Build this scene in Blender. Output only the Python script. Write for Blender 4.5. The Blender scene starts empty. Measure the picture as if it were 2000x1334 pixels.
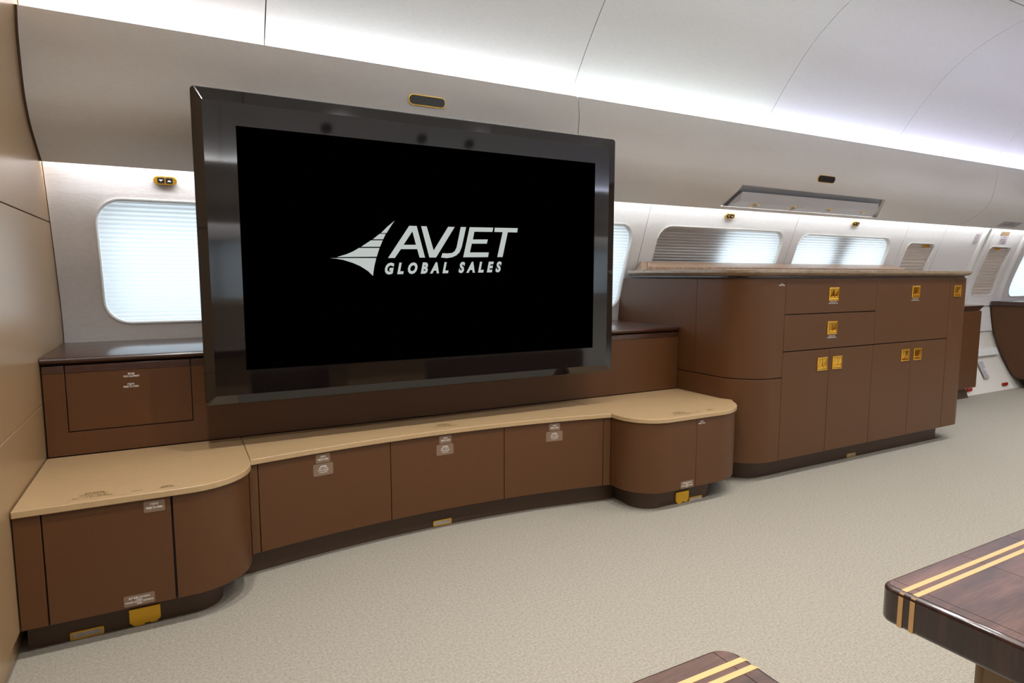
import bpy, bmesh, math, random
from mathutils import Vector, Matrix
random.seed(4)
SC = bpy.context.scene
COL = SC.collection

# ------------------------------------------------------------------ camera
F_PX = 1214.48
YAW, PITCH, ROLL = 0.493192, -0.10635, 0.001182
fw = Vector((math.sin(YAW)*math.cos(PITCH), math.cos(YAW)*math.cos(PITCH), math.sin(PITCH)))
rt = Vector((math.cos(YAW), -math.sin(YAW), 0))
up = rt.cross(fw)
r2 = rt*math.cos(ROLL) + up*math.sin(ROLL)
u2 = -rt*math.sin(ROLL) + up*math.cos(ROLL)
cam = bpy.data.cameras.new('camera')
camo = bpy.data.objects.new('camera', cam)
COL.objects.link(camo)
m = Matrix((( r2.x, u2.x, -fw.x, 0), (r2.y, u2.y, -fw.y, 0), (r2.z, u2.z, -fw.z, 1.10), (0, 0, 0, 1)))
camo.matrix_world = m
cam.sensor_width = 36.0
cam.lens = F_PX*36.0/2000.0
cam.clip_start = 0.02
cam.clip_end = 100
SC.camera = camo

# ------------------------------------------------------------------ world, exposure
SC.view_settings.view_transform = 'Standard'
SC.view_settings.look = 'None'
SC.view_settings.gamma = 1.0
SC.view_settings.use_curve_mapping = False
SC.view_settings.exposure = 0.0
w = bpy.data.worlds.new('sky')
SC.world = w
w.use_nodes = True
bg = w.node_tree.nodes['Background']
bg.inputs[0].default_value = (0.76, 0.90, 1.0, 1)
bg.inputs[1].default_value = 3.3
SC.cycles.max_bounces = 10
SC.cycles.diffuse_bounces = 6
SC.cycles.sample_clamp_indirect = 8.0

YC = 1.0          # centre line of the cabin
X0, X1 = -0.44, 9.5

def area(name, loc, direction, sx, sy, power, color=(1, 1, 1), spread=180):
    L = bpy.data.lights.new(name, 'AREA')
    L.shape = 'RECTANGLE'; L.size = sx; L.size_y = sy
    L.energy = power; L.color = color; L.spread = math.radians(spread)
    o = bpy.data.objects.new(name, L); COL.objects.link(o)
    d = Vector(direction).normalized()
    zz = -d
    xx = Vector((1, 0, 0))
    if abs(d.x) > 0.9: xx = Vector((0, 1, 0))
    yy = zz.cross(xx).normalized(); xx = yy.cross(zz).normalized()
    o.matrix_world = Matrix(((xx.x, yy.x, zz.x, loc[0]), (xx.y, yy.y, zz.y, loc[1]), (xx.z, yy.z, zz.z, loc[2]), (0, 0, 0, 1)))
    return o

# LED strips hidden in the two coves of each side (the near-wall side y>1, and its mirror)
COVE = [(-0.40, 0.36, (1.0, 0.95, 0.93)), (0.37, 1.86, (0.93, 0.98, 0.97)), (1.88, 3.33, (0.88, 0.98, 0.97)), (3.35, 4.7, (0.78, 0.83, 1.05)), (4.72, 6.04, (0.80, 0.80, 1.1)), (6.06, 9.4, (0.80, 0.80, 1.1))]
UP_W, LOW_W, DOWN_W = 4.2, 5.0, 7.0       # watts per metre of strip, watts per downlight
for side in (1, -1):
    for xa, xb, c in COVE:
        ln = xb-xa
        area('cove_light_upper', ((xa+xb)/2, YC+side*1.825, 1.972), (0, side*0.12, 0.95), ln, 0.03, UP_W*ln, c)
        area('cove_light_lower', ((xa+xb)/2, YC+side*1.968, 1.645), (0, side*0.30, -0.95), ln, 0.03, LOW_W*(1.6 if xa < 1 else 1.0)*ln, (0.96, 0.96, 1.0) if xa < 1 else (0.90, 0.96, 1.0))
DOWN = [(x, y) for x in (0.0, 0.9, 1.8, 2.7, 3.7, 4.8, 6.0, 7.3) for y in (0.45, 1.45)]

# ------------------------------------------------------------------ materials
def srgb(r, g, b):
    f = lambda v: (v/255/12.92) if v/255 <= 0.04045 else ((v/255+0.055)/1.055)**2.4
    return (f(r), f(g), f(b), 1)

def mat(name, col, rough=0.5, metal=0.0, spec=0.5, coat=0.0, ior=None, emis=None, estr=0.0):
    M = bpy.data.materials.new(name); M.use_nodes = True
    b = M.node_tree.nodes['Principled BSDF']
    b.inputs['Base Color'].default_value = col
    b.inputs['Roughness'].default_value = rough
    b.inputs['Metallic'].default_value = metal
    b.inputs['Specular IOR Level'].default_value = spec
    b.inputs['Coat Weight'].default_value = coat
    b.inputs['Coat Roughness'].default_value = 0.03
    if ior: b.inputs['IOR'].default_value = ior
    if emis:
        b.inputs['Emission Color'].default_value = emis
        b.inputs['Emission Strength'].default_value = estr
    return M

def nd(M, t): return M.node_tree.nodes.new(t)
def ln(M, a, b): M.node_tree.links.new(a, b)

def coords(M, scale=(1, 1, 1)):
    tc = nd(M, 'ShaderNodeTexCoord'); mp = nd(M, 'ShaderNodeMapping')
    mp.inputs['Scale'].default_value = scale
    ln(M, tc.outputs['Object'], mp.inputs['Vector'])
    return mp.outputs['Vector']

def bump(M, height, strength, dist):
    b = nd(M, 'ShaderNodeBump'); b.inputs['Strength'].default_value = strength; b.inputs['Distance'].default_value = dist
    ln(M, height, b.inputs['Height'])
    ln(M, b.outputs['Normal'], M.node_tree.nodes['Principled BSDF'].inputs['Normal'])

def noise(M, vec, scale, detail=3, rough=0.6):
    n = nd(M, 'ShaderNodeTexNoise'); n.inputs['Scale'].default_value = scale
    n.inputs['Detail'].default_value = detail; n.inputs['Roughness'].default_value = rough
    ln(M, vec, n.inputs['Vector']); return n

def ramp(M, fac, stops):
    r = nd(M, 'ShaderNodeValToRGB'); e = r.color_ramp.elements
    while len(e) < len(stops): e.new(0.5)
    for el, (p, c) in zip(e, stops): el.position = p; el.color = c
    ln(M, fac, r.inputs['Fac']); return r

def textured(name, ca, cb, scale, rough, bstr=0.0, bdist=0.001, stretch=(1, 1, 1), **k):
    M = mat(name, ca, rough, **k)
    v = coords(M, stretch); n = noise(M, v, scale)
    r = ramp(M, n.outputs['Fac'], [(0.3, ca), (0.7, cb)])
    ln(M, r.outputs['Color'], M.node_tree.nodes['Principled BSDF'].inputs['Base Color'])
    if bstr: bump(M, n.outputs['Fac'], bstr, bdist)
    return M

BROWN = textured('brown_leather', srgb(87, 54, 27), srgb(92, 58, 30), 220, 0.42, 0.25, 0.0006, spec=0.40)
BROWN_DARK = textured('brown_plinth', srgb(74, 54, 38), srgb(80, 59, 42), 150, 0.55)
CARCASS = mat('carcass_dark', srgb(28, 20, 16), 0.8)
BEIGE = textured('beige_counter', srgb(179, 149, 109), srgb(186, 156, 116), 14, 0.30, stretch=(1, 8, 1), spec=0.5)
WALLFAB = textured('window_panel_fabric', srgb(226, 222, 220), srgb(233, 230, 228), 120, 0.75, 0.35, 0.0012, stretch=(0.35, 1, 1))
BINFAB = textured('upper_panel_fabric', srgb(228, 225, 221), srgb(233, 230, 226), 160, 0.7, 0.2, 0.0006, stretch=(0.3, 1, 1))
CEILFAB = textured('ceiling_fabric', srgb(226, 227, 230), srgb(232, 233, 236), 160, 0.8, 0.25, 0.0008, stretch=(0.3, 1, 1))
BULK = textured('bulkhead_leather', srgb(168, 138, 101), srgb(175, 145, 108), 150, 0.28, 0.15, 0.0005)
WHITE = mat('white_plastic', srgb(226, 224, 220), 0.45)
LOWWALL = textured('lower_wall_vinyl', srgb(214, 208, 196), srgb(220, 214, 203), 90, 0.6, 0.2, 0.0006)
GOLD = mat('polished_gold', srgb(250, 196, 70), 0.22, metal=0.85)
GOLD_MIRROR = mat('mirror_gold', srgb(255, 200, 80), 0.05, metal=1.0)
GOLD_SATIN = textured('satin_gold', srgb(232, 176, 38), srgb(242, 190, 56), 260, 0.42, 0.3, 0.0005, metal=0.45)
DARKLENS = mat('smoked_lens', srgb(38, 34, 36), 0.25)
BEZEL = mat('piano_black', srgb(16, 12, 13), 0.05, spec=0.5, ior=1.75, coat=0.0)
SCREEN = mat('screen_glass', (0.0002, 0.0002, 0.0003, 1), 0.5, spec=0.0)
LOGO = mat('screen_logo_light', (0, 0, 0, 1), 0.5, spec=0.0, emis=srgb(187, 194, 190), estr=1.0)
INK = mat('white_ink', srgb(232, 226, 220), 0.6)
INK_DARK = mat('brown_ink', srgb(104, 80, 48), 0.6)
INK_RED = mat('red_ink', srgb(140, 90, 100), 0.6)
STICKER = mat('clear_sticker', srgb(128, 104, 84), 0.35)
STICKER_TAN = mat('tan_sticker', srgb(184, 154, 112), 0.35)
STICKER_PALE = mat('pale_sticker', srgb(214, 208, 212), 0.5)
STICKER_GREY = mat('grey_sticker', srgb(176, 172, 172), 0.4)
REDM = mat('red_plastic', srgb(160, 20, 14), 0.5)
LENS = textured('frosted_lens', srgb(168, 156, 148), srgb(190, 180, 172), 30, 0.3)
GREY = mat('grey_recess', srgb(186, 188, 194), 0.5)
SILVER = mat('pale_silver', srgb(206, 206, 210), 0.38)
SKIN = mat('hull_lining', srgb(60, 58, 56), 0.9)
CUSH = textured('beige_upholstery', srgb(176, 160, 140), srgb(184, 168, 148), 120, 0.8, 0.2, 0.001)

def wood(name, c1, c2, c3, stretch, rough=0.08, coat=1.0, scale=3.0):
    M = mat(name, c1, 0.35, coat=coat)
    M.node_tree.nodes['Principled BSDF'].inputs['Coat Roughness'].default_value = rough
    v = coords(M, stretch)
    n = noise(M, v, scale, 6, 0.65)
    n2 = noise(M, v, scale*7, 3, 0.6)
    mx = nd(M, 'ShaderNodeMath'); mx.operation = 'MULTIPLY_ADD'; mx.inputs[1].default_value = 0.35; 
    ln(M, n2.outputs['Fac'], mx.inputs[0]); ln(M, n.outputs['Fac'], mx.inputs[2])
    r = ramp(M, mx.outputs[0], [(0.50, c1), (0.66, c2), (0.82, c3)])
    ln(M, r.outputs['Color'], M.node_tree.nodes['Principled BSDF'].inputs['Base Color'])
    return M
WALNUT = wood('lacquered_walnut', srgb(44, 23, 16), srgb(62, 34, 24), srgb(80, 46, 33), (1.2, 5, 5), rough=0.16, coat=0.8)
TABLEWOOD = wood('table_rosewood', srgb(52, 33, 26), srgb(80, 52, 42), srgb(108, 74, 60), (2.0, 18, 18), scale=1.6)
TABLEEDGE = wood('table_edge_rosewood', srgb(36, 22, 17), srgb(50, 31, 24), srgb(66, 42, 33), (22, 22, 2.0), scale=1.6)
TOPWOOD = wood('lacquered_burl', srgb(128, 108, 84), srgb(150, 128, 102), srgb(166, 146, 120), (4, 4, 12), scale=3)
SILLWOOD = wood('sill_burl', srgb(158, 128, 104), srgb(176, 146, 122), srgb(192, 162, 138), (14, 2, 2), scale=3, coat=0.25, rough=0.3)
INLAY = mat('brass_inlay', srgb(236, 188, 128), 0.32, metal=0.5)

# carpet
CARPET = mat('carpet_loop_beige', srgb(190, 176, 158), 0.95, spec=0.1)
_v = coords(CARPET)
_n = noise(CARPET, _v, 380, 3, 0.7)
_n2 = noise(CARPET, _v, 120, 2, 0.5)
_n3 = noise(CARPET, _v, 1.5, 2, 0.5)
_wv = nd(CARPET, 'ShaderNodeTexWave'); _wv.inputs['Scale'].default_value = 48; _wv.inputs['Distortion'].default_value = 3; _wv.inputs['Detail'].default_value = 2
_wv.bands_direction = 'Y'; ln(CARPET, _v, _wv.inputs['Vector'])
_m1 = nd(CARPET, 'ShaderNodeMath'); _m1.operation = 'MULTIPLY_ADD'; _m1.inputs[1].default_value = 0.10
ln(CARPET, _wv.outputs['Fac'], _m1.inputs[0]); ln(CARPET, _n.outputs['Fac'], _m1.inputs[2])
_m2 = nd(CARPET, 'ShaderNodeMath'); _m2.operation = 'MULTIPLY_ADD'; _m2.inputs[1].default_value = 0.5
ln(CARPET, _n2.outputs['Fac'], _m2.inputs[0]); ln(CARPET, _m1.outputs[0], _m2.inputs[2])
_r = ramp(CARPET, _m2.outputs[0], [(0.60, srgb(136, 129, 115)), (0.92, srgb(172, 164, 150))])
ln(CARPET, _r.outputs['Color'], CARPET.node_tree.nodes['Principled BSDF'].inputs['Base Color'])
bump(CARPET, _m2.outputs[0], 0.6, 0.003)

# translucent pleated shade cloth
def shade_mat(name, col, trans):
    M = bpy.data.materials.new(name); M.use_nodes = True
    nt = M.node_tree; nt.nodes.clear()
    out = nt.nodes.new('ShaderNodeOutputMaterial'); mx = nt.nodes.new('ShaderNodeMixShader')
    d = nt.nodes.new('ShaderNodeBsdfDiffuse'); t = nt.nodes.new('ShaderNodeBsdfTranslucent')
    d.inputs[0].default_value = col; t.inputs[0].default_value = (0.93, 0.97, 1.0, 1)
    mx.inputs[0].default_value = trans
    nt.links.new(d.outputs[0], mx.inputs[1]); nt.links.new(t.outputs[0], mx.inputs[2]); nt.links.new(mx.outputs[0], out.inputs[0])
    return M
SHADE = shade_mat('pleated_shade_cloth', srgb(206, 198, 192), 0.42)
SLAT = mat('grey_shade_slats', srgb(222, 212, 204), 0.55)

# ------------------------------------------------------------------ object helpers
def link(name, me, M=None, parent=None):
    o = bpy.data.objects.new(name, me); COL.objects.link(o)
    if M is not None:
        for x in (M if isinstance(M, (list, tuple)) else [M]): me.materials.append(x)
    if parent is not None: o.parent = parent
    return o

def fix(me, smooth=True, ang=35):
    bm = bmesh.new(); bm.from_mesh(me)
    bmesh.ops.recalc_face_normals(bm, faces=bm.faces)
    lim = math.radians(ang)
    for f in bm.faces: f.smooth = smooth
    for e in bm.edges:
        if len(e.link_faces) == 2: e.smooth = e.calc_face_angle(0) < lim
        else: e.smooth = False
    bm.to_mesh(me); bm.free()

def mk(name, verts, faces, M, parent=None, smooth=True, mi=None, bevel=0.0, seg=2, recalc=True):
    me = bpy.data.meshes.new(name)
    me.from_pydata([tuple(v) for v in verts], [], faces)
    if mi:
        for p, i in zip(me.polygons, mi): p.material_index = i
    if recalc: fix(me, smooth)
    o = link(name, me, M, parent)
    if bevel:
        b = o.modifiers.new('bevel', 'BEVEL'); b.width = bevel; b.segments = seg; b.limit_method = 'ANGLE'; b.angle_limit = math.radians(40)
        b.harden_normals = False
    return o

def setp(o, label=None, cat=None, group=None, kind=None):
    if label: o['label'] = label
    if cat: o['category'] = cat
    if group: o['group'] = group
    if kind: o['kind'] = kind
    return o

def thing(name, loc, label, cat, group=None):
    o = bpy.data.objects.new(name, None); COL.objects.link(o)
    o.location = loc; o.empty_display_size = 0.1
    setp(o, label, cat, group)
    return o

def adopt(root):
    """children were modelled in cabin coordinates: shift their meshes so the root's location applies"""
    inv = Matrix.Translation(-Vector(root.location))
    done = set()
    def rec(o):
        for c in o.children:
            if c.data is not None and c.data.name not in done:
                c.data.transform(inv); done.add(c.data.name)
            rec(c)
    rec(root)

def box(x0, x1, y0, y1, z0, z1):
    v = [(x0, y0, z0), (x1, y0, z0), (x1, y1, z0), (x0, y1, z0), (x0, y0, z1), (x1, y0, z1), (x1, y1, z1), (x0, y1, z1)]
    f = [(0, 3, 2, 1), (4, 5, 6, 7), (0, 1, 5, 4), (1, 2, 6, 5), (2, 3, 7, 6), (3, 0, 4, 7)]
    return v, f

def bx(name, x0, x1, y0, y1, z0, z1, M, parent=None, bevel=0.0, seg=2):
    v, f = box(x0, x1, y0, y1, z0, z1)
    return mk(name, v, f, M, parent, bevel=bevel, seg=seg)

def prism(name, outline, z0, z1, M, parent=None, bevel=0.0, seg=2):
    n = len(outline)
    v = [(x, y, z0) for x, y in outline] + [(x, y, z1) for x, y in outline]
    f = [tuple(range(n))[::-1], tuple(range(n, 2*n))] + [(i, (i+1) % n, n+(i+1) % n, n+i) for i in range(n)]
    return mk(name, v, f, M, parent, bevel=bevel, seg=seg)

def merge(parts):
    V, Fc, MI = [], [], []
    for p in parts:
        v, f = p[0], p[1]; i = p[2] if len(p) > 2 else 0
        o = len(V); V += list(v); Fc += [tuple(a+o for a in q) for q in f]; MI += [i]*len(f)
    return V, Fc, MI

def arc(cx, cy, r, a0, a1, n=14):
    return [(cx+r*math.cos(math.radians(a0+(a1-a0)*i/n)), cy+r*math.sin(math.radians(a0+(a1-a0)*i/n))) for i in range(n+1)]

def clean(p):
    q = [p[0]]
    for a in p[1:]:
        if math.hypot(a[0]-q[-1][0], a[1]-q[-1][1]) > 1e-5: q.append(a)
    return q

def normals(p):
    """left-hand normals pointing INTO the cabinet for a path walked with the cabinet on the left"""
    out = []
    for i in range(len(p)):
        a = p[max(i-1, 0)]; b = p[min(i+1, len(p)-1)]
        if 0 < i < len(p)-1:
            d1 = Vector((p[i][0]-a[0], p[i][1]-a[1])).normalized(); d2 = Vector((b[0]-p[i][0], b[1]-p[i][1])).normalized()
            n1 = Vector((-d1.y, d1.x)); n2 = Vector((-d2.y, d2.x)); n = (n1+n2).normalized(); n = n/max(n.dot(n1), 0.3)
        else:
            d = Vector((b[0]-a[0], b[1]-a[1])).normalized(); n = Vector((-d.y, d.x))
        out.append(n)
    return out

def offset(p, d):
    return [(q[0]+n.x*d, q[1]+n.y*d) for q, n in zip(p, normals(p))]

def seglen(p):
    s = [0.0]
    for a, b in zip(p, p[1:]): s.append(s[-1]+math.hypot(b[0]-a[0], b[1]-a[1]))
    return s

def at_s(p, s, t):
    for i in range(len(s)-1):
        if s[i] <= t <= s[i+1]+1e-9:
            k = (t-s[i])/max(s[i+1]-s[i], 1e-9)
            return (p[i][0]+(p[i+1][0]-p[i][0])*k, p[i][1]+(p[i+1][1]-p[i][1])*k)
    return p[-1]

def sub(p, t0, t1):
    s = seglen(p)
    return clean([at_s(p, s, t0)] + [q for q, si in zip(p, s) if t0+0.003 < si < t1-0.003] + [at_s(p, s, t1)])

def s_of(p, fn, lo=0.0, hi=None):
    """arc length where fn(point) changes sign"""
    s = seglen(p); hi = s[-1] if hi is None else hi
    a, b = lo, hi; fa = fn(at_s(p, s, a))
    for _ in range(40):
        mid = (a+b)/2; fm = fn(at_s(p, s, mid))
        if (fm > 0) == (fa > 0): a = mid
        else: b = mid
    return (a+b)/2

def front(name, path, z0, z1, M, parent, th=0.018, bevel=0.0014):
    """a door, drawer or fixed panel following the front path"""
    o = path; i = offset(path, th); n = len(o)
    v = [(x, y, z0) for x, y in o] + [(x, y, z1) for x, y in o] + [(x, y, z1) for x, y in i] + [(x, y, z0) for x, y in i]
    f = []
    for k in range(n-1):
        for a in range(4):
            b = (a+1) % 4
            f.append((a*n+k, a*n+k+1, b*n+k+1, b*n+k))
    f += [(0, n, 2*n, 3*n), (n-1, 4*n-1, 3*n-1, 2*n-1)]
    return mk(name, v, f, M, parent, bevel=bevel, seg=2)

_tc = [0]
def text_geo(body, size, align='CENTER', bold=0.0, shear=0.0, spacing=1.0, width=None):
    cu = bpy.data.curves.new('txt', 'FONT'); cu.body = body; cu.size = size
    cu.align_x = align; cu.offset = bold; cu.shear = shear; cu.space_character = spacing
    cu.resolution_u = 3
    o = bpy.data.objects.new('txt', cu); COL.objects.link(o)
    bpy.context.view_layer.update()
    me = bpy.data.meshes.new_from_object(o.evaluated_get(bpy.context.evaluated_depsgraph_get()))
    v = [(q.co.x, q.co.y) for q in me.vertices]; f = [tuple(p.vertices) for p in me.polygons]
    bpy.data.objects.remove(o); bpy.data.curves.remove(cu); bpy.data.meshes.remove(me)
    if width and v:
        xs = [a for a, b in v]; k = width/(max(xs)-min(xs)); c = (max(xs)+min(xs))/2
        v = [((a-c)*k, b) for a, b in v]
    return v, f

def rrect(wd, ht, r, n=5):
    p = []
    for cx, cy, a in ((wd/2-r, ht/2-r, 0), (-wd/2+r, ht/2-r, 90), (-wd/2+r, -ht/2+r, 180), (wd/2-r, -ht/2+r, 270)):
        for i in range(n+1):
            t = math.radians(a+90*i/n); p.append((cx+r*math.cos(t), cy+r*math.sin(t)))
    return p

def place2d(pts, org, U, V, off=0.0):
    N = Vector(U).cross(Vector(V)).normalized()
    return [tuple(Vector(org)+Vector(U)*a+Vector(V)*b+N*off) for a, b in pts]

def placard(name, parent, org, lines, U=(1, 0, 0), V=(0, 0, 1), size=(0.06, 0.04), sticker=None, ink=None, label=None):
    """lines: (text, y, letter height, width or None)"""
    U = Vector(U).normalized(); V = Vector(V).normalized(); parts = []
    if sticker is not None:
        p = rrect(size[0], size[1], min(size)*0.12, 3); n = len(p)
        a = place2d(p, org, U, V, 0.0); b = place2d(p, org, U, V, 0.0006)
        parts.append((a+b, [tuple(range(n, 2*n))]+[(i, (i+1) % n, n+(i+1) % n, n+i) for i in range(n)], 0))
    for t, y, h, wd in lines:
        v, f = text_geo(t, h*1.38, bold=h*0.035, width=wd)
        parts.append((place2d([(a, b+y) for a, b in v], org, U, V, 0.0011), f, 1))
    V_, F_, MI = merge(parts)
    o = mk(name, V_, F_, [sticker or STICKER, ink or INK], parent, smooth=False, mi=MI, recalc=False)
    if label: o['label'] = label
    return o

# ------------------------------------------------------------------ cabin sections (y, z)
WALL = [(2.95, -0.02), (3.13, .3), (3.24, .6), (3.262, .8), (3.228, 1.019), (3.132, 1.318), (3.055, 1.535), (2.97, 1.72)]
def catmull(P, n=6):
    out = []
    for i in range(len(P)-1):
        p0 = P[max(i-1, 0)]; p1 = P[i]; p2 = P[i+1]; p3 = P[min(i+2, len(P)-1)]
        for k in range(n):
            t = k/n
            out.append(tuple(0.5*((2*p1[j])+(-p0[j]+p2[j])*t+(2*p0[j]-5*p1[j]+4*p2[j]-p3[j])*t*t+(-p0[j]+3*p1[j]-3*p2[j]+p3[j])*t**3) for j in (0, 1)))
    out.append(P[-1]); return out
WALLS_ = catmull(WALL, 5)
BIN = catmull([(3.012, 1.533), (2.863, 1.623), (2.80, 1.69), (2.772, 1.75), (2.756, 1.846), (2.749, 1.924), (2.765, 2.016)], 4)
CEIL = catmull([(2.93, 1.87), (2.83, 2.034), (2.69, 2.23), (2.54, 2.405), (2.42, 2.51), (2.27, 2.60), (2.05, 2.675), (1.75, 2.712), (1.35, 2.728), (1.0, 2.73)], 4)

def wy(z):
    for (y0, z0), (y1, z1) in zip(WALLS_, WALLS_[1:]):
        if z0 <= z <= z1: return y0+(y1-y0)*(z-z0)/(z1-z0)
    return WALLS_[-1][0] if z > 1 else WALLS_[0][0]
def wall_frame(z):
    """tangent up the wall at height z, pointing up"""
    return Vector((0, wy(z+.01)-wy(z-.01), .02)).normalized()

def mir(y, s): return YC+(y-YC)*s

def sheet(name, prof, x0, x1, th, M, s=1, bevel=0.003):
    """thin panel: section extruded along the cabin, thickness to the outside"""
    p = [(y, z) for y, z in prof]
    nrm = normals(p)
    sg = None
    back = []
    for (y, z), n in zip(p, nrm):
        back.append((y, z, n))
    # outside = away from the cabin axis (YC, 1.2)
    q = []
    for y, z, n in back:
        c = Vector((y-YC, z-1.2))
        k = 1 if n.dot(c) > 0 else -1
        q.append((y+n.x*th*k, z+n.y*th*k))
    n = len(p); V = []
    for x in (x0, x1):
        V += [(x, mir(y, s), z) for y, z in p] + [(x, mir(y, s), z) for y, z in q]
    f = []
    for k in range(n-1):
        f.append((k, k+1, 2*n+k+1, 2*n+k)); f.append((n+k, 3*n+k, 3*n+k+1, n+k+1))
        f.append((k, n+k, n+k+1, k+1)); f.append((2*n+k, 2*n+k+1, 3*n+k+1, 3*n+k))
    f.append((0, 2*n, 3*n, n)); f.append((n-1, 2*n-1, 4*n-1, 3*n-1))
    return mk(name, V, f, M, bevel=bevel)

def clip_prof(prof, z0, z1):
    out = []
    for (a, b) in zip(prof, prof[1:]):
        for t in (0.0, 1.0):
            pass
    f = lambda z: next((y0+(y1-y0)*(z-za)/(zb-za) for (y0, za), (y1, zb) in zip(prof, prof[1:]) if za <= z <= zb), None)
    out = [(f(z0), z0)] + [(y, z) for y, z in prof if z0+1e-4 < z < z1-1e-4] + [(f(z1), z1)]
    return out

def rr_xz(x0, x1, z0, z1, r, n=6):
    return [((x0+x1)/2+a, (z0+z1)/2+b) for a, b in rrect(x1-x0, z1-z0, r, n)]

def cut(o, outlines, s=1, y0=2.7, y1=3.6):
    """boolean the rounded window openings out of a panel, then drop the cutters"""
    cs = []
    for ol in outlines:
        n = len(ol)
        v = [(x, mir(y0, s), z) for x, z in ol]+[(x, mir(y1, s), z) for x, z in ol]
        f = [tuple(range(n)), tuple(range(n, 2*n))[::-1]]+[(i, n+i, n+(i+1) % n, (i+1) % n) for i in range(n)]
        cu = mk('cutter', v, f, None, smooth=False)
        cs.append(cu)
        b = o.modifiers.new('cut', 'BOOLEAN'); b.operation = 'DIFFERENCE'; b.solver = 'EXACT'; b.object = cu
    bpy.context.view_layer.update()
    me = bpy.data.meshes.new_from_object(o.evaluated_get(bpy.context.evaluated_depsgraph_get()))
    o.modifiers.clear()
    old = o.data; o.data = me; bpy.data.meshes.remove(old)
    for c in cs:
        d = c.data; bpy.data.objects.remove(c); bpy.data.meshes.remove(d)
    fix(o.data)

# ------------------------------------------------------------------ structure
def struct(o): o['kind'] = 'structure'; return o

fl = bx('floor', X0-0.05, X1+0.05, -1.35, 3.3, -0.06, 0.0, CARPET); struct(fl)

# windows of the visible side: x0, x1, z0, z1, radius, apertures, style
WIN = [(-0.283, 0.90, 0.885, 1.412, 0.10, [(-0.27, 0.29), (0.33, 0.89)], 'shade'),
       (1.36, 2.54, 0.885, 1.412, 0.10, [(1.38, 1.92), (1.97, 2.53)], 'shade'),
       (2.74, 3.935, 0.885, 1.415, 0.10, [(3.36, 3.92)], 'shade'),
       (4.10, 5.26, 0.885, 1.405, 0.10, [(4.11, 4.60), (4.74, 5.25)], 'shade'),
       (5.50, 5.91, 0.885, 1.375, 0.05, [], 'slats'),
       (6.84, 7.25, 0.905, 1.374, 0.05, [], 'slats'),
       (7.55, 8.75, 0.885, 1.40, 0.10, [(7.56, 8.1), (8.18, 8.72)], 'shade')]
WSEAM = [X0, 1.13, 2.627, 4.02, 5.41, 5.976, 6.80, 7.42, X1]

def pleated(name, x0, x1, z0, z1, r, s, M, parent, pitch=0.0185, amp=0.0034, dep=0.024, slats=False):
    rows = []
    z = z0+0.001; k = 0
    step = pitch/2
    V, Fc = [], []
    def xr(z):
        dz = 0
        if z < z0+r: dz = z0+r-z
        elif z > z1-r: dz = z-(z1-r)
        ins = r-math.sqrt(max(r*r-dz*dz, 0))
        return x0+ins, x1-ins
    while z < z1+0.5:
        last = z >= z1-0.001
        if last: z = z1-0.0005
        a, b = xr(z); n = 12
        off = dep+(amp if k % 2 else -amp)
        if slats: off = dep+(amp if k % 2 else -amp)
        for i in range(n+1):
            V.append((a+(b-a)*i/n, mir(wy(z)+off, s), z))
        if k:
            o = (k-1)*(n+1)
            for i in range(n): Fc.append((o+i, o+i+1, o+n+2+i, o+n+1+i))
        k += 1
        if last: break
        z += step*((0.40 if k % 2 else 1.60) if slats else 1.0)
    return mk(name, V, Fc, M, parent, smooth=False, recalc=False)

def liner(name, x0, x1, z0, z1, r, s, parent, depth=0.085):
    loops = []
    for grow, off in ((0.006, -0.001), (0.005, -0.004), (0.0, -0.004), (-0.005, 0.002), (-0.006, depth), (0.004, depth), (0.004, 0.0)):
        ol = rr_xz(x0-grow, x1+grow, z0-grow, z1+grow, r+grow, 8)
        loops.append([(x, mir(wy(z)+off, s), z) for x, z in ol])
    # split the straight uprights so they follow the curved wall
    n = len(loops[0])
    def dens(L):
        out = []
        for i in range(n):
            a, b = L[i], L[(i+1) % n]
            out.append(a)
            if abs(a[2]-b[2]) > 0.1:
                yo = a[1]-mir(wy(a[2]), s)
                for k in range(1, 8):
                    z = a[2]+(b[2]-a[2])*k/8
                    out.append((a[0]+(b[0]-a[0])*k/8, mir(wy(z), s)+yo, z))
        return out
    loops = [dens(L) for L in loops]; n = len(loops[0])
    V = [p for L in loops for p in L]; Fc = []
    for j in range(len(loops)):
        a, b = j*n, ((j+1) % len(loops))*n
        for i in range(n): Fc.append((a+i, a+(i+1) % n, b+(i+1) % n, b+i))
    return mk(name, V, Fc, WHITE, parent, smooth=True)

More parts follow.
